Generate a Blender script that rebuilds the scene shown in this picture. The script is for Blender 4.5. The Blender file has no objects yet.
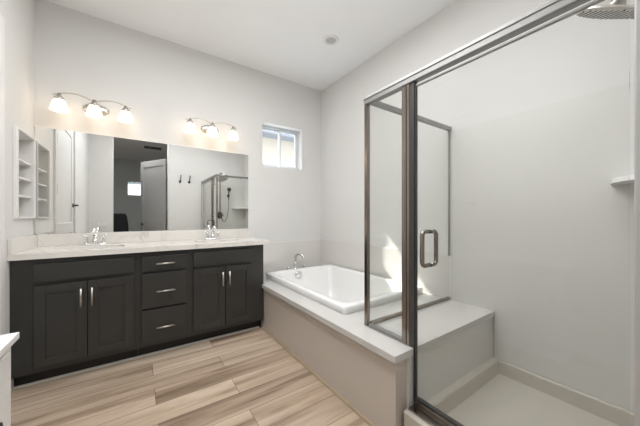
import bpy, bmesh, math, random
from mathutils import Vector, Matrix
random.seed(4)
SC = bpy.context.scene
COL = SC.collection
PI = math.pi

# ------------------------------------------------------------ camera
cd = bpy.data.cameras.new('camera')
cam = bpy.data.objects.new('camera', cd)
COL.objects.link(cam)
cam.location = (-2.1159, -3.0231, 1.1452)
cam.rotation_euler = (PI / 2, 0, -0.6056)
cd.sensor_width = 36.0
cd.lens = 263.861 / 640 * 36.0
cd.shift_y = 3.2 / 640
cd.clip_start = 0.01
SC.camera = cam

# ------------------------------------------------------------ world, sun, added fill lights, exposure
SC.view_settings.view_transform = 'Standard'
SC.view_settings.look = 'None'
SC.view_settings.gamma = 1.0
SC.view_settings.use_curve_mapping = False
SC.view_settings.exposure = 0.12

w = bpy.data.worlds.new('sky')
SC.world = w
w.use_nodes = True
bg = w.node_tree.nodes['Background']
bg.inputs[0].default_value = (0.80, 0.90, 1.0, 1)
bg.inputs[1].default_value = 4.0

sd = bpy.data.lights.new('sun', 'SUN')
sun = bpy.data.objects.new('sun', sd)
COL.objects.link(sun)
sun.rotation_euler = Vector((1.0, -3.55, -3.5)).to_track_quat('-Z', 'Y').to_euler()
sd.energy = 16.0
sd.angle = math.radians(0.9)
sd.color = (1.0, 0.96, 0.90)


def area(name, loc, target, size, size_y, watts, colr):
    l = bpy.data.lights.new(name, 'AREA')
    l.shape = 'RECTANGLE'
    l.size, l.size_y = size, size_y
    l.energy = watts
    l.color = colr
    o = bpy.data.objects.new(name, l)
    COL.objects.link(o)
    o.location = loc
    o.rotation_euler = (Vector(target) - Vector(loc)).to_track_quat('-Z', 'Y').to_euler()
    return o


area('ceiling_fill', (-1.6, -1.65, 2.84), (-1.6, -1.65, 0), 1.5, 1.3, 36, (0.975, 0.99, 1.0))  # added soft fill under the ceiling, no fixture there
area('upward_fill', (-1.6, -1.9, 2.0), (-1.6, -1.9, 3), 1.6, 1.6, 4, (0.975, 0.99, 1.0))  # added upward fill to brighten the ceiling, no visible source
sl_ = area('shower_fill', (-0.55, -2.5, 2.86), (-0.55, -2.5, 0), 0.5, 0.5, 2.9, (0.985, 0.995, 1.0))  # added narrow fill for the shower pan and bench, no fixture
sl_.data.spread = math.radians(75)
area('bedroom_fill', (-2.0, -3.65, 2.86), (-2.0, -3.9, 0), 0.5, 0.5, 26, (0.98, 0.99, 1.0))  # added fill brightening the bedroom and open door, no fixture

# ------------------------------------------------------------ materials


def mat(name, col, rough=0.5, metal=0.0, spec=0.5, emit=None, estr=0.0):
    m = bpy.data.materials.new(name)
    m.use_nodes = True
    b = m.node_tree.nodes['Principled BSDF']
    b.inputs['Base Color'].default_value = (*col, 1)
    b.inputs['Roughness'].default_value = rough
    b.inputs['Metallic'].default_value = metal
    b.inputs['Specular IOR Level'].default_value = spec
    if emit:
        b.inputs['Emission Color'].default_value = (*emit, 1)
        b.inputs['Emission Strength'].default_value = estr
    return m


def nt(m):
    t = m.node_tree
    return t, t.nodes, t.links, t.nodes['Principled BSDF']


def noisy(name, col, var=0.03, scale=6.0, rough=0.5, metal=0.0, bump=0.0, bscale=200.0, stretch=None, spec=0.5):
    """a base colour with a faint procedural mottling and optional bump"""
    m = mat(name, col, rough, metal, spec)
    t, n, l, b = nt(m)
    tc = n.new('ShaderNodeTexCoord')
    mp = n.new('ShaderNodeMapping')
    if stretch:
        mp.inputs['Scale'].default_value = stretch
    l.new(tc.outputs['Object'], mp.inputs['Vector'])
    no = n.new('ShaderNodeTexNoise')
    no.inputs['Scale'].default_value = scale
    no.inputs['Detail'].default_value = 5
    l.new(mp.outputs[0], no.inputs['Vector'])
    cr = n.new('ShaderNodeValToRGB')
    cr.color_ramp.elements[0].position = 0.3
    cr.color_ramp.elements[1].position = 0.7
    cr.color_ramp.elements[0].color = (*[max(0, c * (1 - var)) for c in col], 1)
    cr.color_ramp.elements[1].color = (*[min(1, c * (1 + var)) for c in col], 1)
    l.new(no.outputs['Fac'], cr.inputs[0])
    l.new(cr.outputs[0], b.inputs['Base Color'])
    if bump:
        n2 = n.new('ShaderNodeTexNoise')
        n2.inputs['Scale'].default_value = bscale
        l.new(mp.outputs[0], n2.inputs['Vector'])
        bp = n.new('ShaderNodeBump')
        bp.inputs['Strength'].default_value = bump
        bp.inputs['Distance'].default_value = 0.002
        l.new(n2.outputs['Fac'], bp.inputs['Height'])
        l.new(bp.outputs[0], b.inputs['Normal'])
    return m


def marble(name, base, vein, rough=0.1, scale=1.2, amount=0.5, grid=None):
    m = mat(name, base, rough)
    t, n, l, b = nt(m)
    tc = n.new('ShaderNodeTexCoord')
    no = n.new('ShaderNodeTexNoise')
    no.inputs['Scale'].default_value = scale
    no.inputs['Detail'].default_value = 6
    no.inputs['Distortion'].default_value = 1.5
    l.new(tc.outputs['Object'], no.inputs['Vector'])
    # veins where the noise crosses one half
    s = n.new('ShaderNodeMath'); s.operation = 'SUBTRACT'; s.inputs[1].default_value = 0.5
    a = n.new('ShaderNodeMath'); a.operation = 'ABSOLUTE'
    l.new(no.outputs['Fac'], s.inputs[0]); l.new(s.outputs[0], a.inputs[0])
    cr = n.new('ShaderNodeValToRGB')
    cr.color_ramp.elements[0].position = 0.0
    cr.color_ramp.elements[0].color = (amount, amount, amount, 1)
    cr.color_ramp.elements[1].position = 0.035
    cr.color_ramp.elements[1].color = (0, 0, 0, 1)
    l.new(a.outputs[0], cr.inputs[0])
    n2 = n.new('ShaderNodeTexNoise')
    n2.inputs['Scale'].default_value = scale * 0.8
    l.new(tc.outputs['Object'], n2.inputs['Vector'])
    cr2 = n.new('ShaderNodeValToRGB')
    cr2.color_ramp.elements[0].position = 0.45
    cr2.color_ramp.elements[1].position = 0.65
    l.new(n2.outputs['Fac'], cr2.inputs[0])
    mu = n.new('ShaderNodeMath'); mu.operation = 'MULTIPLY'
    l.new(cr.outputs[0], mu.inputs[0]); l.new(cr2.outputs[0], mu.inputs[1])
    mx = n.new('ShaderNodeMix'); mx.data_type = 'RGBA'
    mx.inputs['A'].default_value = (*base, 1)
    mx.inputs['B'].default_value = (*vein, 1)
    l.new(mu.outputs[0], mx.inputs['Factor'])
    l.new(mx.outputs['Result'], b.inputs['Base Color'])
    return m


def plank_floor():
    m = mat('oak_plank', (0.5, 0.4, 0.3), 0.42)
    t, n, l, b = nt(m)
    tc = n.new('ShaderNodeTexCoord')
    mp = n.new('ShaderNodeMapping')
    mp.inputs['Location'].default_value = (0.35, 0.06, 0)
    l.new(tc.outputs['Object'], mp.inputs['Vector'])
    br = n.new('ShaderNodeTexBrick')
    br.offset = 0.37
    br.inputs['Color1'].default_value = (0.0, 0.0, 0.0, 1)
    br.inputs['Color2'].default_value = (1, 1, 1, 1)
    br.inputs['Mortar'].default_value = (0.5, 0.5, 0.5, 1)
    br.inputs['Scale'].default_value = 1.0
    br.inputs['Mortar Size'].default_value = 0.0016
    br.inputs['Brick Width'].default_value = 1.22
    br.inputs['Row Height'].default_value = 0.18
    l.new(mp.outputs[0], br.inputs['Vector'])
    # per-plank shift of the grain
    sc = n.new('ShaderNodeVectorMath'); sc.operation = 'MULTIPLY'
    sc.inputs[1].default_value = (7.0, 3.0, 5.0)
    l.new(br.outputs['Color'], sc.inputs[0])
    ad = n.new('ShaderNodeVectorMath'); ad.operation = 'ADD'
    l.new(mp.outputs[0], ad.inputs[0]); l.new(sc.outputs[0], ad.inputs[1])
    mp2 = n.new('ShaderNodeMapping')
    mp2.inputs['Scale'].default_value = (0.5, 6.5, 1)
    l.new(ad.outputs[0], mp2.inputs['Vector'])
    no = n.new('ShaderNodeTexNoise')
    no.inputs['Scale'].default_value = 1.7
    no.inputs['Detail'].default_value = 7
    no.inputs['Roughness'].default_value = 0.6
    no.inputs['Distortion'].default_value = 0.6
    l.new(mp2.outputs[0], no.inputs['Vector'])
    cr = n.new('ShaderNodeValToRGB')
    e = cr.color_ramp.elements
    e[0].position = 0.28; e[0].color = (0.20, 0.135, 0.09, 1)
    e[1].position = 0.72; e[1].color = (0.68, 0.565, 0.45, 1)
    x = e.new(0.48); x.color = (0.46, 0.355, 0.265, 1)
    l.new(no.outputs['Fac'], cr.inputs[0])
    # per-plank tone
    cr2 = n.new('ShaderNodeValToRGB')
    e = cr2.color_ramp.elements
    e[0].position = 0.0; e[0].color = (0.84, 0.82, 0.80, 1)
    e[1].position = 1.0; e[1].color = (1.14, 1.13, 1.12, 1)
    l.new(br.outputs['Color'], cr2.inputs[0])
    mx = n.new('ShaderNodeMix'); mx.data_type = 'RGBA'; mx.blend_type = 'MULTIPLY'
    mx.inputs['Factor'].default_value = 1.0
    l.new(cr.outputs[0], mx.inputs['A']); l.new(cr2.outputs[0], mx.inputs['B'])
    m2 = n.new('ShaderNodeMix'); m2.data_type = 'RGBA'
    l.new(br.outputs['Fac'], m2.inputs['Factor'])
    l.new(mx.outputs['Result'], m2.inputs['A'])
    m2.inputs['B'].default_value = (0.14, 0.10, 0.075, 1)
    l.new(m2.outputs['Result'], b.inputs['Base Color'])
    return m


def glass(name, tint):
    """thin architectural glass: clear pass-through plus a facing-weighted mirror coat"""
    m = bpy.data.materials.new(name)
    m.use_nodes = True
    t = m.node_tree
    n, l = t.nodes, t.links
    n.remove(n['Principled BSDF'])
    out = n['Material Output']
    tr = n.new('ShaderNodeBsdfTransparent'); tr.inputs[0].default_value = (*tint, 1)
    gl = n.new('ShaderNodeBsdfGlossy'); gl.inputs['Roughness'].default_value = 0.0
    lw = n.new('ShaderNodeLayerWeight'); lw.inputs['Blend'].default_value = 0.5
    pw = n.new('ShaderNodeMath'); pw.operation = 'POWER'; pw.inputs[1].default_value = 4.0
    l.new(lw.outputs['Facing'], pw.inputs[0])
    ma = n.new('ShaderNodeMath'); ma.operation = 'MULTIPLY_ADD'
    ma.inputs[1].default_value = 0.8; ma.inputs[2].default_value = 0.03
    l.new(pw.outputs[0], ma.inputs[0])
    mx = n.new('ShaderNodeMixShader')
    l.new(ma.outputs[0], mx.inputs[0]); l.new(tr.outputs[0], mx.inputs[1]); l.new(gl.outputs[0], mx.inputs[2])
    l.new(mx.outputs[0], out.inputs['Surface'])
    return m


M = {}
M['wall'] = noisy('wall_paint', (0.73, 0.72, 0.705), 0.01, 3, 0.75, bump=0.05, bscale=160)
M['ceil'] = noisy('ceiling_paint', (0.88, 0.885, 0.89), 0.01, 3, 0.8, bump=0.05, bscale=160)
M['white'] = noisy('white_enamel', (0.82, 0.81, 0.79), 0.01, 4, 0.4)
M['trim'] = noisy('white_trim', (0.80, 0.79, 0.775), 0.01, 4, 0.45)
M['bedwall'] = noisy('dimmed_bedroom_paint', (0.55, 0.57, 0.57), 0.02, 3, 0.8)  # whitish walls; the room's dimness is put into this grey
M['floor'] = plank_floor()
M['charcoal'] = noisy('charcoal_cabinet', (0.032, 0.0315, 0.0295), 0.06, 5, 0.38)
M['black'] = noisy('black_toe_kick', (0.008, 0.008, 0.008), 0.05, 5, 0.6)
M['shoe'] = noisy('light_shoe_moulding', (0.60, 0.56, 0.51), 0.05, 8, 0.4)
M['shoe_tan'] = noisy('tan_shoe_moulding', (0.40, 0.31, 0.22), 0.06, 8, 0.45)
M['quartz'] = marble('veined_quartz', (0.78, 0.75, 0.71), (0.42, 0.40, 0.38), 0.12, 1.6, 0.5)
M['tile'] = marble('pale_stone_tile', (0.71, 0.69, 0.66), (0.56, 0.56, 0.53), 0.12, 1.1, 0.4)
M['deck'] = marble('pale_stone_deck', (0.60, 0.585, 0.565), (0.50, 0.485, 0.465), 0.12, 1.1, 0.4)
M['panel'] = marble('shower_panel', (0.69, 0.68, 0.655), (0.60, 0.59, 0.57), 0.28, 0.9, 0.3)
M['pan'] = noisy('shower_pan_acrylic', (0.50, 0.465, 0.41), 0.01, 3, 0.35)
M['apron'] = marble('taupe_stone', (0.565, 0.51, 0.455), (0.47, 0.42, 0.38), 0.22, 1.3, 0.3)
M['acrylic'] = noisy('tub_acrylic', (0.86, 0.855, 0.845), 0.005, 3, 0.12)
M['china'] = noisy('white_china', (0.86, 0.85, 0.83), 0.005, 3, 0.08)
M['chrome'] = mat('chrome', (0.80, 0.80, 0.81), 0.06, 1.0)
M['nickel'] = noisy('brushed_nickel', (0.30, 0.265, 0.235), 0.08, 5, 0.2, 1.0, stretch=(60, 60, 1))
M['satin'] = noisy('satin_nickel', (0.62, 0.59, 0.55), 0.04, 8, 0.3, 1.0)
M['alu'] = noisy('bright_aluminium', (0.34, 0.337, 0.33), 0.03, 6, 0.45, 1.0)
M['bronze'] = mat('dark_bronze', (0.035, 0.028, 0.022), 0.4, 0.6)
M['gunmetal'] = mat('dark_gunmetal', (0.08, 0.08, 0.085), 0.3, 0.8)
M['rubber'] = mat('black_nozzle', (0.01, 0.01, 0.01), 0.6)
M['jamb'] = noisy('pale_jamb_metal', (0.50, 0.495, 0.485), 0.02, 6, 0.45, 0.3)
M['gasket'] = mat('dark_gasket', (0.05, 0.05, 0.048), 0.5)
M['glass'] = glass('shower_glass', (0.968, 0.973, 0.967))
M['pane'] = glass('window_glass', (0.97, 0.98, 0.98))
M['vinyl'] = noisy('window_vinyl', (0.70, 0.73, 0.76), 0.01, 4, 0.4)
M['mirror'] = mat('mirror_silver', (0.87, 0.875, 0.86), 0.0, 1.0)
M['stucco'] = noisy('beige_stucco', (0.40, 0.345, 0.28), 0.05, 12, 0.9)
M['eave'] = noisy('grey_eave', (0.19, 0.195, 0.21), 0.03, 6, 0.8)
M['canlens'] = mat('unlit_lamp_lens', (0.52, 0.52, 0.53), 0.5)
M['fabric'] = noisy('black_fabric', (0.012, 0.012, 0.013), 0.1, 60, 0.8)
M['doorgrey'] = noisy('painted_door', (0.36, 0.355, 0.345), 0.01, 4, 0.5)
M['plate'] = mat('switch_plate', (0.70, 0.69, 0.66), 0.4)


def lamp_glass():
    m = mat('lit_frosted_shade', (0.9, 0.86, 0.78), 0.4)
    t, n, l, b = nt(m)
    tc = n.new('ShaderNodeTexCoord')
    sp = n.new('ShaderNodeSeparateXYZ')
    l.new(tc.outputs['Object'], sp.inputs[0])
    mr = n.new('ShaderNodeMapRange')          # the bulb sits low in the bell: dimmer glass near the cap
    mr.inputs['From Min'].default_value = -0.005
    mr.inputs['From Max'].default_value = -0.075
    mr.inputs['To Min'].default_value = 0.9
    mr.inputs['To Max'].default_value = 4.0
    l.new(sp.outputs['Z'], mr.inputs['Value'])
    b.inputs['Emission Color'].default_value = (1.0, 0.80, 0.56, 1)
    l.new(mr.outputs[0], b.inputs['Emission Strength'])
    return m


M['shade'] = lamp_glass()

# ------------------------------------------------------------ mesh helpers


def nb():
    return bmesh.new()


def box(bm, x0, x1, y0, y1, z0, z1, bev=0.0):
    r = bmesh.ops.create_cube(bm, size=1.0)
    vs = r['verts']
    for v in vs:
        v.co = Vector(((x0 + x1) / 2 + v.co.x * (x1 - x0), (y0 + y1) / 2 + v.co.y * (y1 - y0), (z0 + z1) / 2 + v.co.z * (z1 - z0)))
    if bev > 0:
        es = list({e for v in vs for e in v.link_edges})
        bmesh.ops.bevel(bm, geom=es, offset=bev, segments=2, affect='EDGES', profile=0.5)
    return bm


def tube(bm, pts, rad, seg=12, closed=False, caps=True):
    pts = [Vector(p) for p in pts]
    k = len(pts)
    rads = rad if isinstance(rad, (list, tuple)) else [rad] * k
    tang = []
    for i in range(k):
        if closed:
            d = pts[(i + 1) % k] - pts[i - 1]
        else:
            d = pts[min(i + 1, k - 1)] - pts[max(i - 1, 0)]
        tang.append(d.normalized())
    up = Vector((0, 0, 1)) if abs(tang[0].z) < 0.9 else Vector((1, 0, 0))
    nrm = (up - tang[0] * up.dot(tang[0])).normalized()
    rings = []
    for i in range(k):
        nrm = (nrm - tang[i] * nrm.dot(tang[i])).normalized()
        bi = tang[i].cross(nrm)
        rings.append([bm.verts.new(pts[i] + (nrm * math.cos(a) + bi * math.sin(a)) * rads[i])
                      for a in [2 * PI * j / seg for j in range(seg)]])
    rng = range(k) if closed else range(k - 1)
    for i in rng:
        A, B = rings[i], rings[(i + 1) % k]
        for j in range(seg):
            f = bm.faces.new((A[j], A[(j + 1) % seg], B[(j + 1) % seg], B[j]))
            f.smooth = True
    if caps and not closed:
        bm.faces.new(rings[0][::-1]); bm.faces.new(rings[-1])
    return bm


def lathe(bm, prof, origin=(0, 0, 0), axis=(0, 0, 1), seg=24, smooth=True, cap0=True, cap1=True):
    """prof: list of (radius, height along axis)"""
    q = Vector((0, 0, 1)).rotation_difference(Vector(axis).normalized())
    o = Vector(origin)
    rings = []
    for r, h in prof:
        rings.append([bm.verts.new(o + q @ Vector((r * math.cos(2 * PI * j / seg), r * math.sin(2 * PI * j / seg), h))) for j in range(seg)])
    for A, B in zip(rings, rings[1:]):
        for j in range(seg):
            f = bm.faces.new((A[j], A[(j + 1) % seg], B[(j + 1) % seg], B[j]))
            f.smooth = smooth
    if cap0: bm.faces.new(rings[0][::-1])
    if cap1: bm.faces.new(rings[-1])
    return bm


def rrect(cx, cy, hx, hy, r, z, n=5):
    """rounded rectangle loop, counter-clockwise"""
    r = min(r, hx - 1e-4, hy - 1e-4)
    out = []
    for sx, sy, a0 in ((1, 1, 0), (-1, 1, PI / 2), (-1, -1, PI), (1, -1, 1.5 * PI)):
        for i in range(n + 1):
            a = a0 + PI / 2 * i / n
            out.append(Vector((cx + sx * (hx - r) + r * math.cos(a), cy + sy * (hy - r) + r * math.sin(a), z)))
    return out


def loft(bm, loops, cap0=False, cap1=False, smooth=True):
    rings = [[bm.verts.new(p) for p in lp] for lp in loops]
    for A, B in zip(rings, rings[1:]):
        k = len(A)
        for j in range(k):
            f = bm.faces.new((A[j], A[(j + 1) % k], B[(j + 1) % k], B[j]))
            f.smooth = smooth
    if cap0: bm.faces.new(rings[0][::-1])
    if cap1: bm.faces.new(rings[-1])
    return bm


def slab_with_holes(outer, holes, z0, z1):
    """flat slab of outer loop with hole loops (lists of xy)"""
    bm = nb()
    es = []
    for lp in [outer] + holes:
        vs = [bm.verts.new((p[0], p[1], z1)) for p in lp]
        for a, b in zip(vs, vs[1:] + vs[:1]):
            es.append(bm.edges.new((a, b)))
    r = bmesh.ops.triangle_fill(bm, edges=es, use_beauty=True, use_dissolve=False)
    fs = [g for g in r['geom'] if isinstance(g, bmesh.types.BMFace)]
    e = bmesh.ops.extrude_face_region(bm, geom=fs)
    for v in [g for g in e['geom'] if isinstance(g, bmesh.types.BMVert)]:
        v.co.z = z0
    bmesh.ops.recalc_face_normals(bm, faces=bm.faces[:])
    return bm


def prism(bm, poly, axis, a0, a1):
    """extrude a 2D polygon along an axis; poly in the two other axes in order"""
    def P(u, v, a):
        return {'x': (a, u, v), 'y': (u, a, v), 'z': (u, v, a)}[axis]
    A = [bm.verts.new(P(u, v, a0)) for u, v in poly]
    B = [bm.verts.new(P(u, v, a1)) for u, v in poly]
    k = len(A)
    fs = [bm.faces.new((A[j], A[(j + 1) % k], B[(j + 1) % k], B[j])) for j in range(k)]
    fs += [bm.faces.new(A[::-1]), bm.faces.new(B)]
    bmesh.ops.recalc_face_normals(bm, faces=fs)
    return bm


def obj(name, bm, m, parent=None, label=None, normals=True):
    if normals:
        bmesh.ops.recalc_face_normals(bm, faces=bm.faces[:])
    me = bpy.data.meshes.new(name)
    bm.to_mesh(me); bm.free()
    me.materials.append(M[m] if isinstance(m, str) else m)
    o = bpy.data.objects.new(name, me)
    COL.objects.link(o)
    if parent:
        top = parent
        off = Vector((0, 0, 0))
        while top:
            off += top.location
            top = top.parent
        o.parent = parent
        o.location = -off          # meshes are written in world space
    if label:
        o['label'] = label
    return o


def tag(o, label, cat, group=None):
    o['label'] = label; o['category'] = cat
    if group: o['group'] = group
    return o


def thing(name, label, cat, loc=(0, 0, 0), group=None):
    o = bpy.data.objects.new(name, None)
    COL.objects.link(o)
    o.empty_display_size = 0.05
    o.location = loc
    return tag(o, label, cat, group)


def struct(name, bm, m):
    o = obj(name, bm, m)
    o['kind'] = 'structure'
    return o


def sthing(name):
    o = bpy.data.objects.new(name, None)
    COL.objects.link(o)
    o['kind'] = 'structure'
    return o


def copy_tree(o, parent=None):
    c = o.copy(); COL.objects.link(c)
    if parent: c.parent = parent
    for ch in list(o.children):
        copy_tree(ch, c)
    return c


# ------------------------------------------------------------ room shell
XL, YB, H = -2.79, -3.05, 2.893
WT = 0.16
struct('floor', box(nb(), -4.6, 0.12, -8.2, 0.12, -0.10, 0.0), 'floor')
struct('ceiling', box(nb(), -4.6, 0.12, -8.2, 0.12, H, H + 0.1), 'ceil')

# north wall (vanity wall) with the window hole
wx0, wx1, wz0, wz1 = -0.87, -0.314, 1.756, 2.29
bm = nb()
box(bm, XL - WT, wx0, 0, WT, 0, H); box(bm, wx1, 0.12, 0, WT, 0, H)
box(bm, wx0, wx1, 0, WT, 0, wz0); box(bm, wx0, wx1, 0, WT, wz1, H)
struct('wall_north', bm, 'wall')
struct('wall_east', box(nb(), 0, WT, YB, 0, 0, H), 'wall')

# west wall with the shelf niche and a door opening
ny0, ny1, nz0, nz1, nd = -0.40, -0.055, 1.14, 1.735, 0.11
dy0, dy1, dz1 = -1.66, -0.69, 2.27
bm = nb()
x0, x1 = XL - WT, XL
box(bm, x0, x1, ny1, 0, 0, H)
box(bm, x0, x1, ny0, ny1, 0, nz0); box(bm, x0, x1, ny0, ny1, nz1, H)
box(bm, x0, x1 - nd, ny0, ny1, nz0, nz1)
box(bm, x0, x1, dy1, ny0, 0, H)
box(bm, x0, x1, dy0, dy1, dz1, H)
box(bm, x0, x1, YB - WT, dy0, 0, H)
struct('wall_west', bm, 'wall')

# south wall with the bedroom doorway
ox0, ox1, oz1 = -2.46, -1.575, 2.36
bm = nb()
box(bm, XL, ox0, YB - WT, YB, 0, H); box(bm, ox1, 0.12, YB - WT, YB, 0, H)
box(bm, ox0, ox1, YB - WT, YB, 2.75, H)
struct('wall_south', bm, 'wall')

# the bedroom beyond the doorway
bm = nb()
bw0, bw1, bz0, bz1 = -2.33, -1.78, 1.78, 2.24
box(bm, -4.6, bw0, -8.2, -8.08 + 0.98, 0, H); box(bm, bw1, 0.12, -8.2, -7.1, 0, H)
box(bm, bw0, bw1, -8.2, -7.1, 0, bz0); box(bm, bw0, bw1, -8.2, -7.1, bz1, H)
struct('wall_bedroom_south', bm, 'bedwall')
struct('wall_bedroom_west', box(nb(), -4.6, -4.5, -7.1, YB - WT, 0, H), 'bedwall')
struct('wall_bedroom_east', box(nb(), 0.0, 0.12, -7.1, YB - WT, 0, H), 'bedwall')
struct('wall_bedroom_north', box(nb(), -4.5, XL - WT, YB - WT, YB, 0, H), 'bedwall')

# window in the north wall: horizontal slider set deep in the drywall return
win = sthing('window_1')
fy0, fy1 = 0.095, 0.145
bm = nb()
fw = 0.026
box(bm, wx0, wx1, fy0, fy1, wz1 - fw, wz1); box(bm, wx0, wx1, fy0, fy1, wz0, wz0 + fw)
box(bm, wx0, wx0 + fw, fy0, fy1, wz0 + fw, wz1 - fw); box(bm, wx1 - fw, wx1, fy0, fy1, wz0 + fw, wz1 - fw)
obj('window_frame', bm, 'vinyl', win)
xm = -0.585


def sash(xa, xb, ya, yb):
    b = nb(); s = 0.024
    za, zb = wz0 + fw, wz1 - fw
    box(b, xa, xb, ya, yb, zb - s, zb, 0.003); box(b, xa, xb, ya, yb, za, za + s, 0.003)
    box(b, xa, xa + s, ya, yb, za + s, zb - s, 0.003); box(b, xb - s, xb, ya, yb, za + s, zb - s, 0.003)
    o = obj('sash', b, 'vinyl', win)
    g = obj('pane', box(nb(), xa + s, xb - s, (ya + yb) / 2 - 0.002, (ya + yb) / 2 + 0.002, za + s, zb - s), 'pane', o)
    return o


sash(wx0 + fw, xm + 0.014, 0.122, 0.142)
sl = sash(xm - 0.014, wx1 - fw, 0.098, 0.120)
lt = nb()
box(lt, wx1 - fw - 0.028, wx1 - fw - 0.006, 0.088, 0.098, wz1 - fw - 0.055, wz1 - fw - 0.03, 0.003)
box(lt, wx1 - fw - 0.024, wx1 - fw - 0.010, 0.088, 0.098, wz0 + fw + 0.04, wz0 + fw + 0.06, 0.003)
obj('sash_latch', lt, 'satin', sl)

# bedroom window (seen in the mirror)
w2 = sthing('window_2')
bm = nb()
box(bm, bw0, bw1, -7.16, -7.11, bz1 - 0.03, bz1); box(bm, bw0, bw1, -7.16, -7.11, bz0, bz0 + 0.03)
box(bm, bw0, bw0 + 0.03, -7.16, -7.11, bz0, bz1); box(bm, bw1 - 0.03, bw1, -7.16, -7.11, bz0, bz1)
obj('window_frame', bm, 'trim', w2)
obj('pane', box(nb(), bw0 + 0.03, bw1 - 0.03, -7.14, -7.136, bz0 + 0.03, bz1 - 0.03), 'pane', w2)

# door in the west wall (casing, slab, hinges, lever)
d1 = sthing('door_1')
bm = nb()
cw, ct = 0.065, 0.016
box(bm, XL, XL + ct, dy1, dy1 + cw, 0, dz1 + cw, 0.004)
box(bm, XL, XL + ct, dy0 - cw, dy0, 0, dz1 + cw, 0.004)
box(bm, XL, XL + ct, dy0, dy1, dz1, dz1 + cw, 0.004)
obj('door_casing', bm, 'trim', d1)
bm = nb()
sx0, sx1 = XL - 0.040, XL - 0.003
st = 0.11
box(bm, sx0, sx1 - 0.01, dy0 + 0.004, dy1 - 0.010, 0.01, dz1 - 0.004)
box(bm, sx0, sx1, dy0 + 0.004, dy0 + st, 0.01, dz1 - 0.004, 0.003); box(bm, sx0, sx1, dy1 - st, dy1 - 0.010, 0.01, dz1 - 0.004, 0.003)
for a, b in ((0.01, 0.2), (0.95, 1.07), (dz1 - 0.13, dz1 - 0.004)):
    box(bm, sx0, sx1, dy0 + st, dy1 - st, a, b, 0.003)
obj('door_slab', bm, 'trim', d1)
for hz in (0.25, 1.42, 1.93):
    bm = nb()
    tube(bm, [(XL + 0.006, dy1 - 0.010, hz - 0.05), (XL + 0.006, dy1 - 0.010, hz + 0.05)], 0.009, 10)
    box(bm, XL - 0.004, XL + 0.001, dy1 - 0.050, dy1 - 0.004, hz - 0.048, hz + 0.048)
    obj('hinge', bm, 'bronze', d1)
bm = nb()
ly, lz = dy0 + 0.06, 1.285
lathe(bm, [(0.03, 0), (0.03, 0.008), (0.012, 0.012), (0.012, 0.05)], (XL - 0.003, ly, lz), (1, 0, 0), 20)
tube(bm, [(XL + 0.047, ly, lz), (XL + 0.052, ly + 0.05, lz), (XL + 0.050, ly + 0.17, lz - 0.004)], [0.011, 0.009, 0.007], 10)
obj('door_lever', bm, 'gunmetal', d1)

# bathroom door standing open into the bedroom
d2 = sthing('door_2')
a = math.radians(60)
R = Matrix.Translation((ox1 - 0.02, YB - WT - 0.03, 0)) @ Matrix.Rotation(PI + a, 4, 'Z')


def leaf():
    b = nb()
    dw, dh, th = 0.83, 2.32, 0.035
    box(b, 0, dw, -th / 2 + 0.01, th / 2 - 0.01, 0.01, dh)
    for u0, u1, v0, v1 in ((0, 0.11, 0.01, dh), (dw - 0.11, dw, 0.01, dh), (0.11, dw - 0.11, 0.01, 0.22), (0.11, dw - 0.11, 0.92, 1.06), (0.11, dw - 0.11, dh - 0.13, dh)):
        box(b, u0, u1, -th / 2, th / 2, v0, v1, 0.004)
    bmesh.ops.transform(b, matrix=R, verts=b.verts[:])
    return b


obj('door_slab', leaf(), 'doorgrey', d2)
bm = nb()
for s in (-1, 1):
    lathe(bm, [(0.03, 0), (0.03, 0.008), (0.011, 0.012), (0.011, 0.05)], (0.77, s * 0.017, 0.98), (0, s, 0), 18)
    tube(bm, [(0.77, s * 0.062, 0.98), (0.70, s * 0.064, 0.98), (0.64, s * 0.06, 0.977)], [0.011, 0.009, 0.007], 10)
bmesh.ops.transform(bm, matrix=R, verts=bm.verts[:])
obj('door_lever', bm, 'gunmetal', d2)

# neighbouring house outside the window
nh = thing('neighbor_house', 'beige stucco house seen through the small high window', 'house', (-1.0, 3.2, 0))
obj('wall', box(nb(), -5.5, 4.5, 3.2, 3.5, -0.5, 3.15), 'stucco', nh)
bm = nb()
prism(bm, [(2.75, 3.10), (2.75, 3.60), (3.6, 3.98), (3.6, 3.15)], 'x', -5.7, 4.7)
obj('roof_eave', bm, 'eave', nh)

# ------------------------------------------------------------ tub surround, tub
DX, DZ, DT = -1.09, 0.464, 0.035
DYE = -2.18
AX = -1.056
YG = -1.845                 # return glass line
XG = -0.935                 # front glass line
ts = thing('tub_surround', 'stone clad tub platform running on as the shower bench', 'tub surround', (AX / 2, DYE / 2, 0))
tx0, tx1, ty0, ty1 = -0.945, -0.032, -1.63, -0.255
hole = [(p.x, p.y) for p in rrect((tx0 + tx1) / 2, (ty0 + ty1) / 2, (tx1 - tx0) / 2 - 0.012, (ty1 - ty0) / 2 - 0.012, 0.03, 0)]
outer = [(DX, DYE), (-0.0005, DYE), (-0.0005, -0.0005), (-1.055, -0.0005), (-1.055, -0.522), (DX, -0.522)]
obj('deck', slab_with_holes(outer, [hole], DZ - DT, DZ), 'deck', ts)
bm = nb()
box(bm, AX, AX + 0.03, DYE + 0.025, -0.0005, 0.0, DZ - DT)
obj('apron', bm, 'apron', ts)
obj('end_panel', box(nb(), AX + 0.03, -0.97, DYE + 0.025, DYE + 0.055, 0, DZ - DT), 'apron', ts)
obj('bench_front', box(nb(), -0.97, -0.0005, DYE + 0.01, DYE + 0.055, 0.10, DZ - DT), 'panel', ts)
bm = nb()
prism(bm, [(AX, 0.0), (AX - 0.016, 0.0), (AX - 0.014, 0.010), (AX - 0.008, 0.015), (AX, 0.017)], 'y', DYE + 0.03, -0.445)
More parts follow.
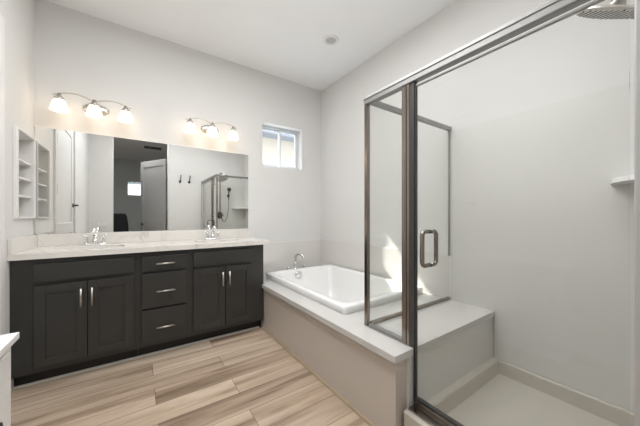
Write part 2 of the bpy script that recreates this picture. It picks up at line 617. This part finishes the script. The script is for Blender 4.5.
obj('shoe_moulding', bm, 'shoe_tan', ts, 'thin tan moulding along the foot of the apron')
# splash panels on the walls around the tub
ZS = 0.82
bm = nb()
box(bm, -1.05, -0.0005, -0.012, -0.0005, DZ, ZS, 0.002)
obj('splash_panel', bm, 'tile', ts)
bm = nb()
box(bm, -0.012, -0.0005, YG - 0.02, -0.012, DZ, ZS, 0.002)
obj('splash_panel', bm, 'tile', ts)

tub = thing('bathtub', 'white drop-in rectangular bathtub set into the stone deck', 'bathtub', ((tx0 + tx1) / 2, (ty0 + ty1) / 2, DZ))
cx, cy = (tx0 + tx1) / 2, (ty0 + ty1) / 2
hx, hy = (tx1 - tx0) / 2, (ty1 - ty0) / 2
RT = 0.52
loops = []
for dx, dy, r, z, oy in (
        (0.016, 0.016, 0.03, 0.10, 0), (0.016, 0.016, 0.03, DZ - 0.04, 0), (0.016, 0.016, 0.03, DZ + 0.0005, 0), (0, 0, 0.03, DZ + 0.001, 0), (0, 0, 0.03, RT - 0.012, 0), (0.004, 0.004, 0.03, RT - 0.003, 0),
        (0.012, 0.012, 0.03, RT, 0), (0.052, 0.06, 0.06, RT, 0), (0.060, 0.070, 0.07, RT - 0.006, 0), (0.068, 0.082, 0.08, RT - 0.03, 0),
        (0.095, 0.14, 0.10, RT - 0.22, 0), (0.115, 0.19, 0.12, RT - 0.36, 0), (0.15, 0.25, 0.12, RT - 0.40, 0), (0.25, 0.40, 0.1, RT - 0.405, 0)):
    loops.append(rrect(cx, cy + oy, hx - dx, hy - dy, r, z, 6))
bm = nb()
loft(bm, loops, True, True)
obj('basin', bm, 'acrylic', tub)
bm = nb()
ofx, ofz = -0.572, 0.462
lathe(bm, [(0.046, 0), (0.046, 0.008), (0.040, 0.014), (0.012, 0.016)], (ofx, ty1 - 0.100, ofz), (0, -1, 0.12), 24)
obj('overflow_cap', bm, 'chrome', tub, 'round chrome overflow cap')

# tub filler on the back deck
tf = thing('tub_faucet', 'chrome arched tub filler on the deck behind the bathtub', 'faucet', (-0.47, -0.125, DZ))
sx, sy = -0.485, -0.125
bm = nb()
lathe(bm, [(0.03, 0), (0.03, 0.006), (0.02, 0.016), (0.016, 0.05)], (sx, sy, DZ), (0, 0, 1), 20)
pts = [(sx, sy, DZ + 0.04), (sx, sy, DZ + 0.15)]
for i in range(13):
    t = PI * i / 12 * 0.92
    pts.append((sx + 0.05 * (1 - math.cos(t)) * 0.55, sy - 0.055 * (1 - math.cos(t)), DZ + 0.15 + 0.06 * math.sin(t)))
tube(bm, pts, [0.016] * (len(pts) - 1) + [0.017], 14)
obj('spout', bm, 'chrome', tf)
for dx in (-0.10, 0.115):
    bm = nb()
    lathe(bm, [(0.027, 0), (0.027, 0.006), (0.018, 0.014), (0.014, 0.045), (0.017, 0.052), (0.010, 0.060)], (sx + dx, sy, DZ), (0, 0, 1), 20)
    tube(bm, [(sx + dx, sy, DZ + 0.048), (sx + dx + (0.055 if dx > 0 else -0.055), sy - 0.02, DZ + 0.058)], [0.008, 0.006], 10)
    obj('handle', bm, 'chrome', tf)

# ------------------------------------------------------------ shower
pan = thing('shower_pan', 'beige acrylic shower pan with raised curb under the glass door', 'shower pan', (-0.5, -2.6, 0))
bm = nb()
PE = YB
prism(bm, [(-1.02, 0.0), (-1.025, 0.17), (-1.012, 0.178), (-0.885, 0.178), (-0.872, 0.165), (-0.85, 0.05), (-0.85, 0.0)], 'y', PE, DYE)
obj('curb', bm, 'pan', pan)
bm = nb()
box(bm, -0.86, -0.0, PE, DYE, 0.0, 0.05)
prism(bm, [(0.0, 0.04), (-0.045, 0.04), (-0.028, 0.125), (-0.022, 0.132), (0.0, 0.134)], 'y', PE, DYE)
prism(bm, [(DYE + 0.01, 0.04), (DYE - 0.045, 0.04), (DYE - 0.028, 0.125), (DYE - 0.022, 0.132), (DYE + 0.01, 0.134)], 'x', -0.86, 0)
prism(bm, [(PE, 0.04), (PE + 0.045, 0.04), (PE + 0.028, 0.125), (PE + 0.022, 0.132), (PE, 0.134)], 'x', -0.86, 0)
obj('basin', bm, 'pan', pan)
bm = nb()
lathe(bm, [(0.05, 0), (0.05, 0.004), (0.04, 0.005)], (-0.44, -2.62, 0.05), (0, 0, 1), 24)
obj('drain', bm, 'chrome', pan)

ZT = 1.84
bm = nb()
prism(bm, [(PE + 0.001, 0.134), (DYE, 0.134), (DYE, DZ), (YG - 0.02, DZ), (YG - 0.02, ZT), (PE + 0.001, ZT)], 'x', -0.010, -0.0005)
tag(obj('shower_side_panel', bm, 'panel'), 'pale stone panel lining the long shower wall behind the bench', 'wall panel')
bm = nb()
box(bm, -0.912, -0.010, YB + 0.001, YB + 0.010, 0.134, ZT, 0.002)
tag(obj('shower_end_panel', bm, 'panel'), 'pale stone panel behind the shower column on the end wall', 'wall panel')

cs = nb()
pl = [(-0.010, YB + 0.010)] + [(-0.010 - 0.285 * math.sin(t), YB + 0.010 + 0.295 * math.cos(t)) for t in [PI / 2 * i / 12 for i in range(13)]]
prism(cs, pl, 'z', 1.315, 1.338)
tag(obj('corner_shelf', cs, 'acrylic'), 'small white quarter-round corner shelf inside the shower', 'shelf')

se = thing('shower_enclosure', 'framed glass shower enclosure with nickel posts and swing door', 'shower enclosure', (XG, YG, DZ))
ZH0, ZH1 = 1.838, 1.884
hw = 0.017
# corner post
bm = nb()
box(bm, XG - 0.012, XG + 0.012, YG - 0.004, YG + 0.024, DZ + 0.001, ZH0, 0.003)
obj('corner_post', bm, 'nickel', se)
bm = nb()
box(bm, XG - 0.020, XG + 0.020, YB + 0.001, YG + 0.02, ZH0, ZH1, 0.004)
box(bm, XG - 0.024, XG + 0.024, YB + 0.001, YG + 0.024, ZH0 + 0.028, ZH0 + 0.036, 0.002)
obj('header_rail', bm, 'alu', se)
bm = nb()
box(bm, XG + 0.02, -0.0, YG - 0.014, YG + 0.014, ZH0 + 0.008, ZH1 - 0.006, 0.003)
obj('return_top_rail', bm, 'alu', se)
obj('return_bottom_rail', box(nb(), XG + hw, -0.013, YG - 0.012, YG + 0.012, DZ + 0.001, DZ + 0.022, 0.003), 'nickel', se)
obj('return_wall_rail', box(nb(), -0.018, -0.010, YG - 0.006, YG + 0.006, ZS, ZH0 + 0.008, 0.002), 'alu', se)
obj('return_glass', box(nb(), XG + 0.01, -0.014, YG - 0.004, YG + 0.004, DZ + 0.02, ZH0 + 0.012), 'glass', se)
# front fixed light above the bench
YP0, YP1 = -2.156, -2.107     # strike post
obj('fixed_bottom_rail', box(nb(), XG - 0.014, XG + 0.014, YP1, YG - hw, DZ + 0.001, DZ + 0.022, 0.003), 'alu', se)
obj('fixed_glass', box(nb(), XG - 0.004, XG + 0.004, YP1 - 0.005, YG - 0.012, DZ + 0.018, ZH0 + 0.004), 'glass', se)
bm = nb()
box(bm, XG - 0.014, XG + 0.014, YP0, YP0 + 0.019, DZ + 0.001, ZH0, 0.003)
box(bm, XG - 0.017, XG + 0.014, YP0 + 0.020, YP0 + 0.029, DZ + 0.001, ZH0, 0.003)
box(bm, XG - 0.014, XG + 0.014, YP0 + 0.030, YP1, DZ + 0.001, ZH0, 0.003)
obj('strike_post', bm, 'nickel', se)
bm = nb()
box(bm, XG - 0.013, XG + 0.013, -2.1850, -2.1805, 0.178, ZH0, 0.001)
box(bm, XG - 0.011, XG + 0.006, -2.1805, YP0 - 0.0005, DZ + 0.001, ZH0)
obj('strike_jamb', bm, 'gasket', se, 'dark strike channel')
# sill track on the curb
bm = nb()
box(bm, XG - 0.068, XG + 0.02, YB + 0.011, -2.189, 0.178, 0.187, 0.002)
box(bm, XG - 0.012, XG + 0.004, YB + 0.011, -2.189, 0.187, 0.203, 0.002)
obj('sill_track', bm, 'nickel', se)
# wall jamb
obj('wall_jamb', box(nb(), XG - 0.022, XG + 0.02, YB + 0.011, -2.915, 0.190, ZH0, 0.004), 'jamb', se)
# door leaf with thin frame
YD0, YD1 = -2.908, -2.187
door = obj('door', box(nb(), XG - 0.004, XG + 0.004, YD0 + 0.004, YD1 - 0.004, 0.215, 1.815), 'glass', se)
bm = nb()
box(bm, XG - 0.009, XG + 0.006, YD1 - 0.006, YD1, 0.207, 1.822, 0.002)
obj('door_stile', bm, 'gasket', door, 'dark seal strip on the opening edge')
bm = nb()
box(bm, XG - 0.008, XG + 0.008, YD0, YD1 - 0.006, 1.812, 1.820, 0.001)
obj('door_top_rail', bm, 'alu', door)
obj('door_bottom_rail', box(nb(), XG - 0.010, XG + 0.010, YD0, YD1 - 0.006, 0.205, 0.218, 0.002), 'gasket', door)


def ring_handle(s):
    """one C-shaped pull; two of them back to back through the glass make the ring"""
    b = nb()
    x0 = XG + s * 0.004
    xo = XG + s * 0.058
    yh, za, zb, r = -2.262, 0.905, 1.070, 0.02
    pts = [(x0, yh, za)]
    for i in range(7):
        t = PI / 2 * i / 6
        pts.append((xo - s * r + s * r * math.sin(t), yh, za + r - r * math.cos(t)))
    for i in range(7):
        t = PI / 2 * i / 6
        pts.append((xo - s * r + s * r * math.cos(t), yh, zb - r + r * math.sin(t)))
    pts.append((x0, yh, zb))
    tube(b, pts, 0.0105, 12)
    return b


for s in (-1, 1):
    obj('pull_handle', ring_handle(s), 'nickel', door)

# exposed shower column on the end wall
sf = thing('shower_column', 'shower column with tilted rain head, riser and hand shower on the end wall', 'shower fixture', (-0.575, YB + 0.01, 1.1))
yw = YB + 0.010
rx = -0.575
bm = nb()
tube(bm, [(rx, yw + 0.055, 1.17), (rx, yw + 0.055, 2.03), (rx, yw + 0.065, 2.065), (rx + 0.002, yw + 0.10, 2.08), (rx + 0.01, yw + 0.17, 2.065), (rx + 0.02, yw + 0.205, 2.02), (rx + 0.022, -2.822, 1.985)], 0.011, 12)
tube(bm, [(rx, yw, 1.95), (rx, yw + 0.055, 1.95)], 0.010, 10)
obj('riser', bm, 'nickel', sf)
bm = nb()
lathe(bm, [(0.075, 0), (0.075, 0.008), (0.05, 0.016), (0.035, 0.05), (0.028, 0.075)], (rx, yw, 1.17), (0, 1, 0), 26)
tube(bm, [(rx, yw + 0.06, 1.17), (rx + 0.075, yw + 0.065, 1.17)], [0.014, 0.010], 10)
obj('mixer_valve', bm, 'gunmetal', sf)
# rain head: a thin tilted disc with nozzles beneath
hc = Vector((-0.55, -2.82, 1.955))
e1 = Vector((math.cos(math.radians(15)), 0, math.sin(math.radians(15))))
e2 = Vector((0, math.cos(math.radians(30)), math.sin(math.radians(30))))
nrm = e1.cross(e2).normalized()
bm = nb()
lathe(bm, [(0.118, 0), (0.124, 0.003), (0.124, 0.009), (0.115, 0.014), (0.03, 0.020), (0.020, 0.045)], hc, nrm, 48)
head = obj('rain_head', bm, 'satin', sf)
bm = nb()
e2p = nrm.cross(e1).normalized()
k = 0
for i in range(-7, 8):
    for j in range(-7, 8):
        u, v = i * 0.0165, (j + 0.5 * (i % 2)) * 0.0165
        if math.hypot(u, v) < 0.112:
            lathe(bm, [(0.0040, 0), (0.0030, 0.0040)], hc + e1 * u + e2p * v, -nrm, 6)
b = nb()
lathe(b, [(0.113, 0.001), (0.113, -0.0012), (0.108, -0.002)], hc, nrm, 48)
obj('spray_face', b, 'plate', head, 'pale round spray face')
nz = obj('nozzles', bm, 'rubber', head, 'field of small dark spray nozzles')
nz['kind'] = 'stuff'
# hand shower with hose
bm = nb()
hx_, hz_ = -0.385, 1.74
tube(bm, [(hx_, yw + 0.055, 1.53), (hx_, yw + 0.06, 1.66), (hx_, yw + 0.075, 1.72)], [0.012, 0.013, 0.016], 12)
lathe(bm, [(0.018, -0.02), (0.042, 0.0), (0.044, 0.02), (0.036, 0.026)], (hx_, yw + 0.085, hz_), (0, 1, -0.35), 24)
obj('hand_shower', bm, 'gunmetal', sf)
bm = nb()
lathe(bm, [(0.026, 0), (0.026, 0.01), (0.014, 0.016), (0.014, 0.045)], (hx_, yw, 1.60), (0, 1, 0), 18)
box(bm, hx_ - 0.018, hx_ + 0.018, yw + 0.035, yw + 0.075, 1.575, 1.625, 0.006)
obj('holder', bm, 'gunmetal', sf)
pts = []
for i in range(25):
    t = i / 24
    x = hx_ + (rx + 0.03 - hx_) * t + 0.05 * math.sin(PI * t) * (1 - t)
    z = (1 - t) ** 2 * 1.53 + 2 * t * (1 - t) * 0.80 + t * t * 1.13
    pts.append((x, yw + 0.05, z))
bm = nb(); tube(bm, pts, 0.007, 8)
obj('hose', bm, 'nickel', sf)

# robe hooks on the south wall
for hxx, nm in ((-1.362, 'black robe hook on the back wall, nearer the doorway'), (-1.190, 'black robe hook on the back wall, nearer the shower')):
    hk = thing('robe_hook', nm, 'hook', (hxx, YB, 1.85), 'robe hooks by the shower')
    bm = nb()
    lathe(bm, [(0.024, 0), (0.024, 0.006), (0.012, 0.012), (0.010, 0.03)], (hxx, YB, 1.85), (0, 1, 0), 18)
    obj('mount', bm, 'bronze', hk)
    bm = nb()
    tube(bm, [(hxx, YB + 0.03, 1.84), (hxx, YB + 0.04, 1.87), (hxx + 0.008, YB + 0.03, 1.92), (hxx + 0.014, YB + 0.04, 1.985)], [0.010, 0.009, 0.008, 0.010], 10)
    obj('prong', bm, 'bronze', hk)

# switch plate on the south wall by the doorway
sp = thing('switch_plate', 'pale switch plate on the back wall left of the doorway', 'light switch', (-2.61, YB, 1.0))
obj('plate', box(nb(), -2.685, -2.54, YB, YB + 0.006, 0.945, 1.06, 0.003), 'plate', sp)
for i in range(3):
    x = -2.657 + i * 0.045
    obj('rocker', box(nb(), x - 0.015, x + 0.015, YB + 0.005, YB + 0.010, 0.97, 1.035, 0.002), 'white', sp)

# ------------------------------------------------------------ vanity
FY = -0.524      # door faces
FF = -0.499      # face frame
TK = -0.43
CB, CT = 0.10, 0.862


KX = 0.9905


def kx(x): return -2.1159 + (x + 2.1159) * KX


def kz(z): return 1.1452 + (z - 1.1452) * KX


def shaker(x0, x1, z0, z1):
    x0, x1, z0, z1 = kx(x0), kx(x1), kz(z0), kz(z1)
    b = nb()
    s = 0.056
    box(b, x0, x0 + s, FY, FF - 0.001, z0, z1, 0.002); box(b, x1 - s, x1, FY, FF - 0.001, z0, z1, 0.002)
    box(b, x0 + s, x1 - s, FY, FF - 0.001, z1 - s, z1, 0.002); box(b, x0 + s, x1 - s, FY, FF - 0.001, z0, z0 + s, 0.002)
    box(b, x0 + s - 0.002, x1 - s + 0.002, FY + 0.010, FF - 0.001, z0 + s - 0.002, z1 - s + 0.002)
    return b


def slabfront(x0, x1, z0, z1):
    return box(nb(), kx(x0), kx(x1), FY, FF - 0.001, kz(z0), kz(z1), 0.002)


def pull(p0, p1):
    """bar pull: two posts and a bar"""
    b = nb()
    p0, p1 = Vector((kx(p0[0]), FY, kz(p0[2]))), Vector((kx(p1[0]), FY, kz(p1[2])))
    d = (p1 - p0).normalized()
    out = Vector((0, -0.03, 0))
    tube(b, [p0 - d * 0.006 + out, p1 + d * 0.006 + out], 0.0062, 10)
    for p in (p0 + d * 0.012, p1 - d * 0.012):
        tube(b, [p, p + out], 0.005, 8)
    return b


def vanity(x0, x1, label):
    t = thing('vanity_cabinet', label, 'cabinet', ((x0 + x1) / 2, -0.24, 0), 'vanity base cabinets')
    b = nb()
    box(b, x0, x1, FF, FF + 0.02, CB, CT - 0.003)
    box(b, x0, x0 + 0.018, FF + 0.02, -0.001, CB, CT - 0.003); box(b, x1 - 0.018, x1, FF + 0.02, -0.001, CB, CT - 0.003)
    box(b, x0 + 0.018, x1 - 0.018, FF + 0.02, -0.001, CB, CB + 0.018); box(b, x0 + 0.018, x1 - 0.018, -0.012, -0.001, CB + 0.018, CT - 0.003)
    obj('carcass', b, 'charcoal', t)
    obj('toe_kick', box(nb(), x0, x1, TK, -0.001, 0.0, CB), 'black', t)
    b = nb()
    prism(b, [(TK, 0.0), (TK - 0.012, 0.0), (TK - 0.011, 0.009), (TK - 0.006, 0.014), (TK, 0.015)], 'x', x0, x1 - (0.0 if x1 < -1.2 else 0.02))
    obj('shoe_moulding', b, 'shoe', t, 'thin light moulding along the floor')
    return t


c1 = vanity(-2.789, -2.1125, 'charcoal sink cabinet beside the white shelf wall, below the left sink')
obj('false_front', slabfront(-2.683, -2.138, 0.704, 0.823), 'charcoal', c1)
for x0, x1, hxx in ((-2.683, -2.4135, -2.444), (-2.4085, -2.138, -2.384)):
    d = obj('door', shaker(x0, x1, 0.13, 0.677), 'charcoal', c1)
    obj('handle', pull((hxx, FY, 0.508), (hxx, FY, 0.627)), 'satin', d)

c2 = vanity(-2.112, -1.743, 'charcoal cabinet with three drawers between the two sink cabinets')
for z0, z1, hz in ((0.704, 0.820, 0.760), (0.405, 0.680, 0.536), (0.13, 0.389, 0.243)):
    d = obj('drawer', slabfront(-2.085, -1.769, z0, z1), 'charcoal', c2)
    obj('handle', pull((-1.985, FY, hz), (-1.862, FY, hz)), 'satin', d)

c3 = vanity(-1.7425, -1.066, 'charcoal sink cabinet beside the bathtub, below the right sink')
obj('false_front', slabfront(-1.712, -1.185, 0.704, 0.824), 'charcoal', c3)
for x0, x1, hxx in ((-1.712, -1.4405, -1.469), (-1.4355, -1.185, -1.408)):
    d = obj('door', shaker(x0, x1, 0.13, 0.677), 'charcoal', c3)
    obj('handle', pull((hxx, FY, 0.508), (hxx, FY, 0.627)), 'satin', d)

# worktop with two sink cutouts and its splashes
CY = -0.536
SX = (-2.412, -1.459)
SYc, SA, SB = -0.285, 0.215, 0.150


def oval(x, a, b, n=40):
    return [(x + a * math.cos(2 * PI * i / n), SYc + b * math.sin(2 * PI * i / n)) for i in range(n)]


wt = thing('vanity_countertop', 'veined white quartz countertop across the vanity with matching backsplash', 'countertop', (-1.9, -0.26, CT))
obj('slab', slab_with_holes([(XL + 0.001, CY), (-1.015, CY), (-1.015, -0.001), (XL + 0.001, -0.001)], [oval(x, SA, SB) for x in SX], CT, 0.902), 'quartz', wt)
obj('backsplash', box(nb(), XL + 0.02, -1.045, -0.020, -0.001, 0.902, 1.002, 0.002), 'quartz', wt)
obj('side_splash', box(nb(), XL + 0.001, XL + 0.020, CY, -0.001, 0.902, 1.000, 0.002), 'quartz', wt)


def sink(x, label):
    t = thing('undermount_sink', label, 'sink', (x, SYc, 0.72), 'undermount sinks')
    b = nb()
    loops = []
    for s, z in ((1.08, CT - 0.012), (1.08, CT - 0.0005), (1.0, CT - 0.0005), (0.98, CT - 0.02), (0.88, CT - 0.08), (0.62, CT - 0.125), (0.25, CT - 0.135), (0.10, CT - 0.137)):
        loops.append([Vector((px, py, z)) for px, py in oval(x, SA * s, SB * s)])
    loft(b, loops, False, True)
    obj('bowl', b, 'china', t)
    b = nb()
    lathe(b, [(0.022, 0), (0.022, 0.003), (0.012, 0.005)], (x, SYc, CT - 0.137), (0, 0, 1), 18)
    obj('drain', b, 'chrome', t)


sink(SX[0], 'white oval undermount sink nearer the shelf wall')
sink(SX[1], 'white oval undermount sink nearer the bathtub')


def faucet(x, label):
    y, z = -0.085, 0.902
    t = thing('sink_faucet', label, 'faucet', (x, y, z), 'vanity sink faucets')
    b = nb()
    loft(b, [rrect(x, y, 0.080, 0.026, 0.026, z), rrect(x, y, 0.080, 0.026, 0.026, z + 0.008), rrect(x, y, 0.074, 0.020, 0.02, z + 0.014)], True, True)
    obj('base_plate', b, 'chrome', t)
    b = nb()
    lathe(b, [(0.022, 0.012), (0.017, 0.03), (0.015, 0.06)], (x, y, z), (0, 0, 1), 20)
    pts = [(x, y, z + 0.05), (x, y, z + 0.085)]
    for i in range(11):
        a = PI * 0.80 * i / 10
        pts.append((x, y - 0.055 * (1 - math.cos(a)), z + 0.085 + 0.045 * math.sin(a)))
    tube(b, pts, [0.014, 0.014] + [0.0135] * 10 + [0.0125], 14)
    obj('spout', b, 'chrome', t)
    for s in (-1, 1):
        b = nb()
        hx = x + s * 0.055
        lathe(b, [(0.020, 0.012), (0.013, 0.03), (0.012, 0.060), (0.014, 0.066), (0.010, 0.076)], (hx, y, z), (0, 0, 1), 18)
        tube(b, [(hx, y, z + 0.068), (hx + s * 0.010, y - 0.003, z + 0.078), (hx + s * 0.026, y - 0.008, z + 0.084)], [0.008, 0.007, 0.005], 10)
        obj('handle', b, 'chrome', t)


faucet(SX[0], 'chrome two handled faucet at the sink nearer the shelf wall')
faucet(SX[1], 'chrome two handled faucet at the sink nearer the bathtub')

# mirror: one wide frameless sheet, very slightly bowed off the wall
bm = nb()
mx0, mx1, mz0, mz1 = -2.787, -1.049, 1.004, 1.8595
A = 0.0105
N = 40
fr, ed, bk = [], [], []
for i in range(N + 1):
    x = mx0 + (mx1 - mx0) * i / N
    y = -0.016 + A * 0.5 * (x - mx0) ** 2 / (mx1 - mx0)
    fr.append((bm.verts.new((x, y, mz0)), bm.verts.new((x, y, mz1))))
    ed.append((bm.verts.new((x, y, mz0)), bm.verts.new((x, y, mz1))))
    bk.append((bm.verts.new((x, -0.001, mz0)), bm.verts.new((x, -0.001, mz1))))
for i in range(N):
    f = bm.faces.new((fr[i][0], fr[i + 1][0], fr[i + 1][1], fr[i][1])); f.smooth = True
    bm.faces.new((bk[i][0], bk[i][1], bk[i + 1][1], bk[i + 1][0]))
    bm.faces.new((ed[i][1], ed[i + 1][1], bk[i + 1][1], bk[i][1]))
    bm.faces.new((ed[i][0], bk[i][0], bk[i + 1][0], ed[i + 1][0]))
bm.faces.new((ed[0][0], ed[0][1], bk[0][1], bk[0][0]))
bm.faces.new((ed[N][0], bk[N][0], bk[N][1], ed[N][1]))
tag(obj('wall_mirror', bm, 'mirror', normals=False), 'wide frameless mirror on the wall above the countertop', 'mirror')

# vanity lights: a wave bar carrying three lit bell shades


def vanity_light(x, label):
    t = thing('vanity_light', label, 'wall light', (x, 0, 2.08), 'three-shade vanity lights')
    b = nb()
    loops = []
    for r, y in ((1.0, -0.001), (1.0, -0.012), (0.86, -0.020), (0.3, -0.024)):
        loops.append([Vector((x + 0.088 * r * math.cos(2 * PI * i / 32), y, 2.078 + 0.046 * r * math.sin(2 * PI * i / 32))) for i in range(32)])
    loft(b, loops, True, True)
    obj('back_plate', b, 'satin', t)
    yb = -0.13
    b = nb()
    tube(b, [(x, -0.02, 2.075), (x, -0.07, 2.085), (x, yb, 2.108)], 0.010, 12)
    obj('arm', b, 'satin', t)
    b = nb()
    pts = []
    for i in range(41):
        u = -1 + 2 * i / 40
        z = 2.102 + 0.036 * abs(math.sin(PI * u * 0.98)) - 0.004 * abs(u)
        pts.append((x + 0.25 * u, yb, z))
    tube(b, pts, 0.0055, 8)
    obj('bar', b, 'satin', t)
    for dx in (-0.212, 0.0, 0.212):
        zt = 2.082
        b = nb()
        lathe(b, [(0.010, 0.036), (0.014, 0.018), (0.030, 0.000), (0.035, -0.016)], (x + dx, yb, zt), (0, 0, 1), 22)
        cap = obj('cap', b, 'satin', t)
        b = nb()
        # bell shade in its own frame so the glow follows the glass
        prof = [(0.024, 0.0), (0.031, -0.012), (0.040, -0.032), (0.046, -0.055), (0.051, -0.080), (0.056, -0.098), (0.053, -0.098), (0.043, -0.060), (0.027, -0.012), (0.018, -0.004)]
        lathe(b, prof, (0, 0, 0), (0, 0, 1), 28)
        s = obj('shade', b, 'shade', None, 'glowing frosted bell glass')
        s.parent = t
        s.location = (dx, yb, zt - t.location.z)


vanity_light(-2.412, 'lit three-shade vanity light above the sink nearer the shelf wall')
vanity_light(-1.472, 'lit three-shade vanity light above the sink nearer the bathtub')

# recessed wall shelf in the west wall niche
ws = thing('niche_shelf', 'small white recessed shelf unit with three shelves beside the mirror', 'shelf', (XL, (ny0 + ny1) / 2, nz0))
bm = nb()
f = 0.045
box(bm, XL, XL + 0.017, ny0 - f, ny0, nz0 - 0.012, nz1 + 0.012, 0.003); box(bm, XL, XL + 0.017, ny1, ny1 + 0.018, nz0 - 0.012, nz1 + 0.012, 0.003)
box(bm, XL, XL + 0.017, ny0, ny1, nz1, nz1 + 0.012, 0.003); box(bm, XL, XL + 0.017, ny0, ny1, nz0 - 0.012, nz0, 0.003)
obj('frame', bm, 'trim', ws)
for z in (1.545, 1.420, 1.292):
    obj('shelf_board', box(nb(), XL - nd + 0.001, XL - 0.004, ny0 + 0.001, ny1 - 0.001, z - 0.008, z + 0.004, 0.001), 'trim', ws)

# low white cabinet at the left edge
wc = thing('white_cabinet', 'low white cabinet at the left edge with overhanging top', 'cabinet', (-2.62, -2.1, 0))
obj('top', box(nb(), -2.787, -2.447, -2.45, -1.695, 0.728, 0.75, 0.002), 'white', wc)
obj('body', box(nb(), -2.787, -2.466, -2.42, -1.697, 0.0, 0.728, 0.002), 'white', wc)
for z0, z1, kz in ((0.40, 0.70, 0.70 - 0.02), (0.08, 0.385, 0.36)):
    d = obj('drawer', box(nb(), -2.466, -2.458, -2.40, -1.735, z0, z1, 0.002), 'white', wc)
    b = nb()
    lathe(b, [(0.006, 0), (0.006, 0.012), (0.013, 0.018), (0.012, 0.026), (0.004, 0.029)], (-2.458, -1.898, (z0 + z1) / 2), (1, 0, 0), 16)
    obj('knob', b, 'bronze', d)

# recessed ceiling can
cl = thing('recessed_ceiling_light', 'unlit round recessed downlight in the white ceiling', 'ceiling light', (-0.536, -0.933, H))
bm = nb()
lathe(bm, [(0.078, 0), (0.078, -0.004), (0.070, -0.008), (0.052, -0.008), (0.050, -0.001)], (-0.536, -0.933, H), (0, 0, 1), 40, True, False, True)
obj('trim_ring', bm, 'white', cl)
bm = nb()
lathe(bm, [(0.050, -0.001), (0.050, -0.004), (0.046, -0.005)], (-0.536, -0.933, H), (0, 0, 1), 36)
obj('lens', bm, 'canlens', cl)

# bedroom things seen in the mirror
vt = thing('ceiling_vent', 'dark slotted air vent in the bedroom ceiling', 'vent', (-1.74, -5.0, H))
obj('frame', box(nb(), -1.93, -1.55, -5.10, -4.86, H - 0.012, H, 0.002), 'bronze', vt)
bm = nb()
for i in range(6):
    y = -5.07 + i * 0.036
    box(bm, -1.91, -1.57, y, y + 0.022, H - 0.018, H - 0.011)
obj('slats', bm, 'bronze', vt)

oc = thing('office_chair', 'black high-backed office chair in the dark bedroom', 'chair', (-2.47, -5.05, 0))
bx, by = -2.47, -5.05
bm = nb()
loops = []
for z, hxx, off in ((0.62, 0.19, 0.02), (0.72, 0.215, 0.0), (0.95, 0.205, -0.01), (1.15, 0.175, 0.0), (1.215, 0.14, 0.01)):
    loops.append(rrect(bx, by - 0.22 + off, hxx, 0.035, 0.034, z))
loft(bm, loops, True, True)
obj('backrest', bm, 'fabric', oc)
bm = nb()
loft(bm, [rrect(bx, by, 0.23, 0.22, 0.08, 0.44), rrect(bx, by, 0.25, 0.24, 0.09, 0.47), rrect(bx, by, 0.24, 0.23, 0.09, 0.52)], True, True)
obj('seat', bm, 'fabric', oc)
bm = nb()
tube(bm, [(bx, by - 0.1, 0.45), (bx, by - 0.25, 0.47), (bx, by - 0.27, 0.70)], 0.018, 10)
obj('back_bracket', bm, 'rubber', oc)
bm = nb()
tube(bm, [(bx, by, 0.10), (bx, by, 0.45)], 0.025, 14)
obj('gas_post', bm, 'gunmetal', oc)
for i in range(5):
    a = 2 * PI * i / 5 + 0.3
    bm = nb()
    ex, ey = bx + 0.28 * math.cos(a), by + 0.28 * math.sin(a)
    tube(bm, [(bx, by, 0.12), (ex, ey, 0.075)], [0.022, 0.014], 10)
    lg = obj('leg', bm, 'rubber', oc)
    bm = nb()
    lathe(bm, [(0.028, -0.012), (0.03, -0.008), (0.03, 0.008), (0.028, 0.012)], (ex, ey, 0.0305), (-math.sin(a), math.cos(a), 0), 16)
    tube(bm, [(ex, ey, 0.03), (ex, ey, 0.08)], 0.008, 8)
    obj('caster', bm, 'rubber', lg)
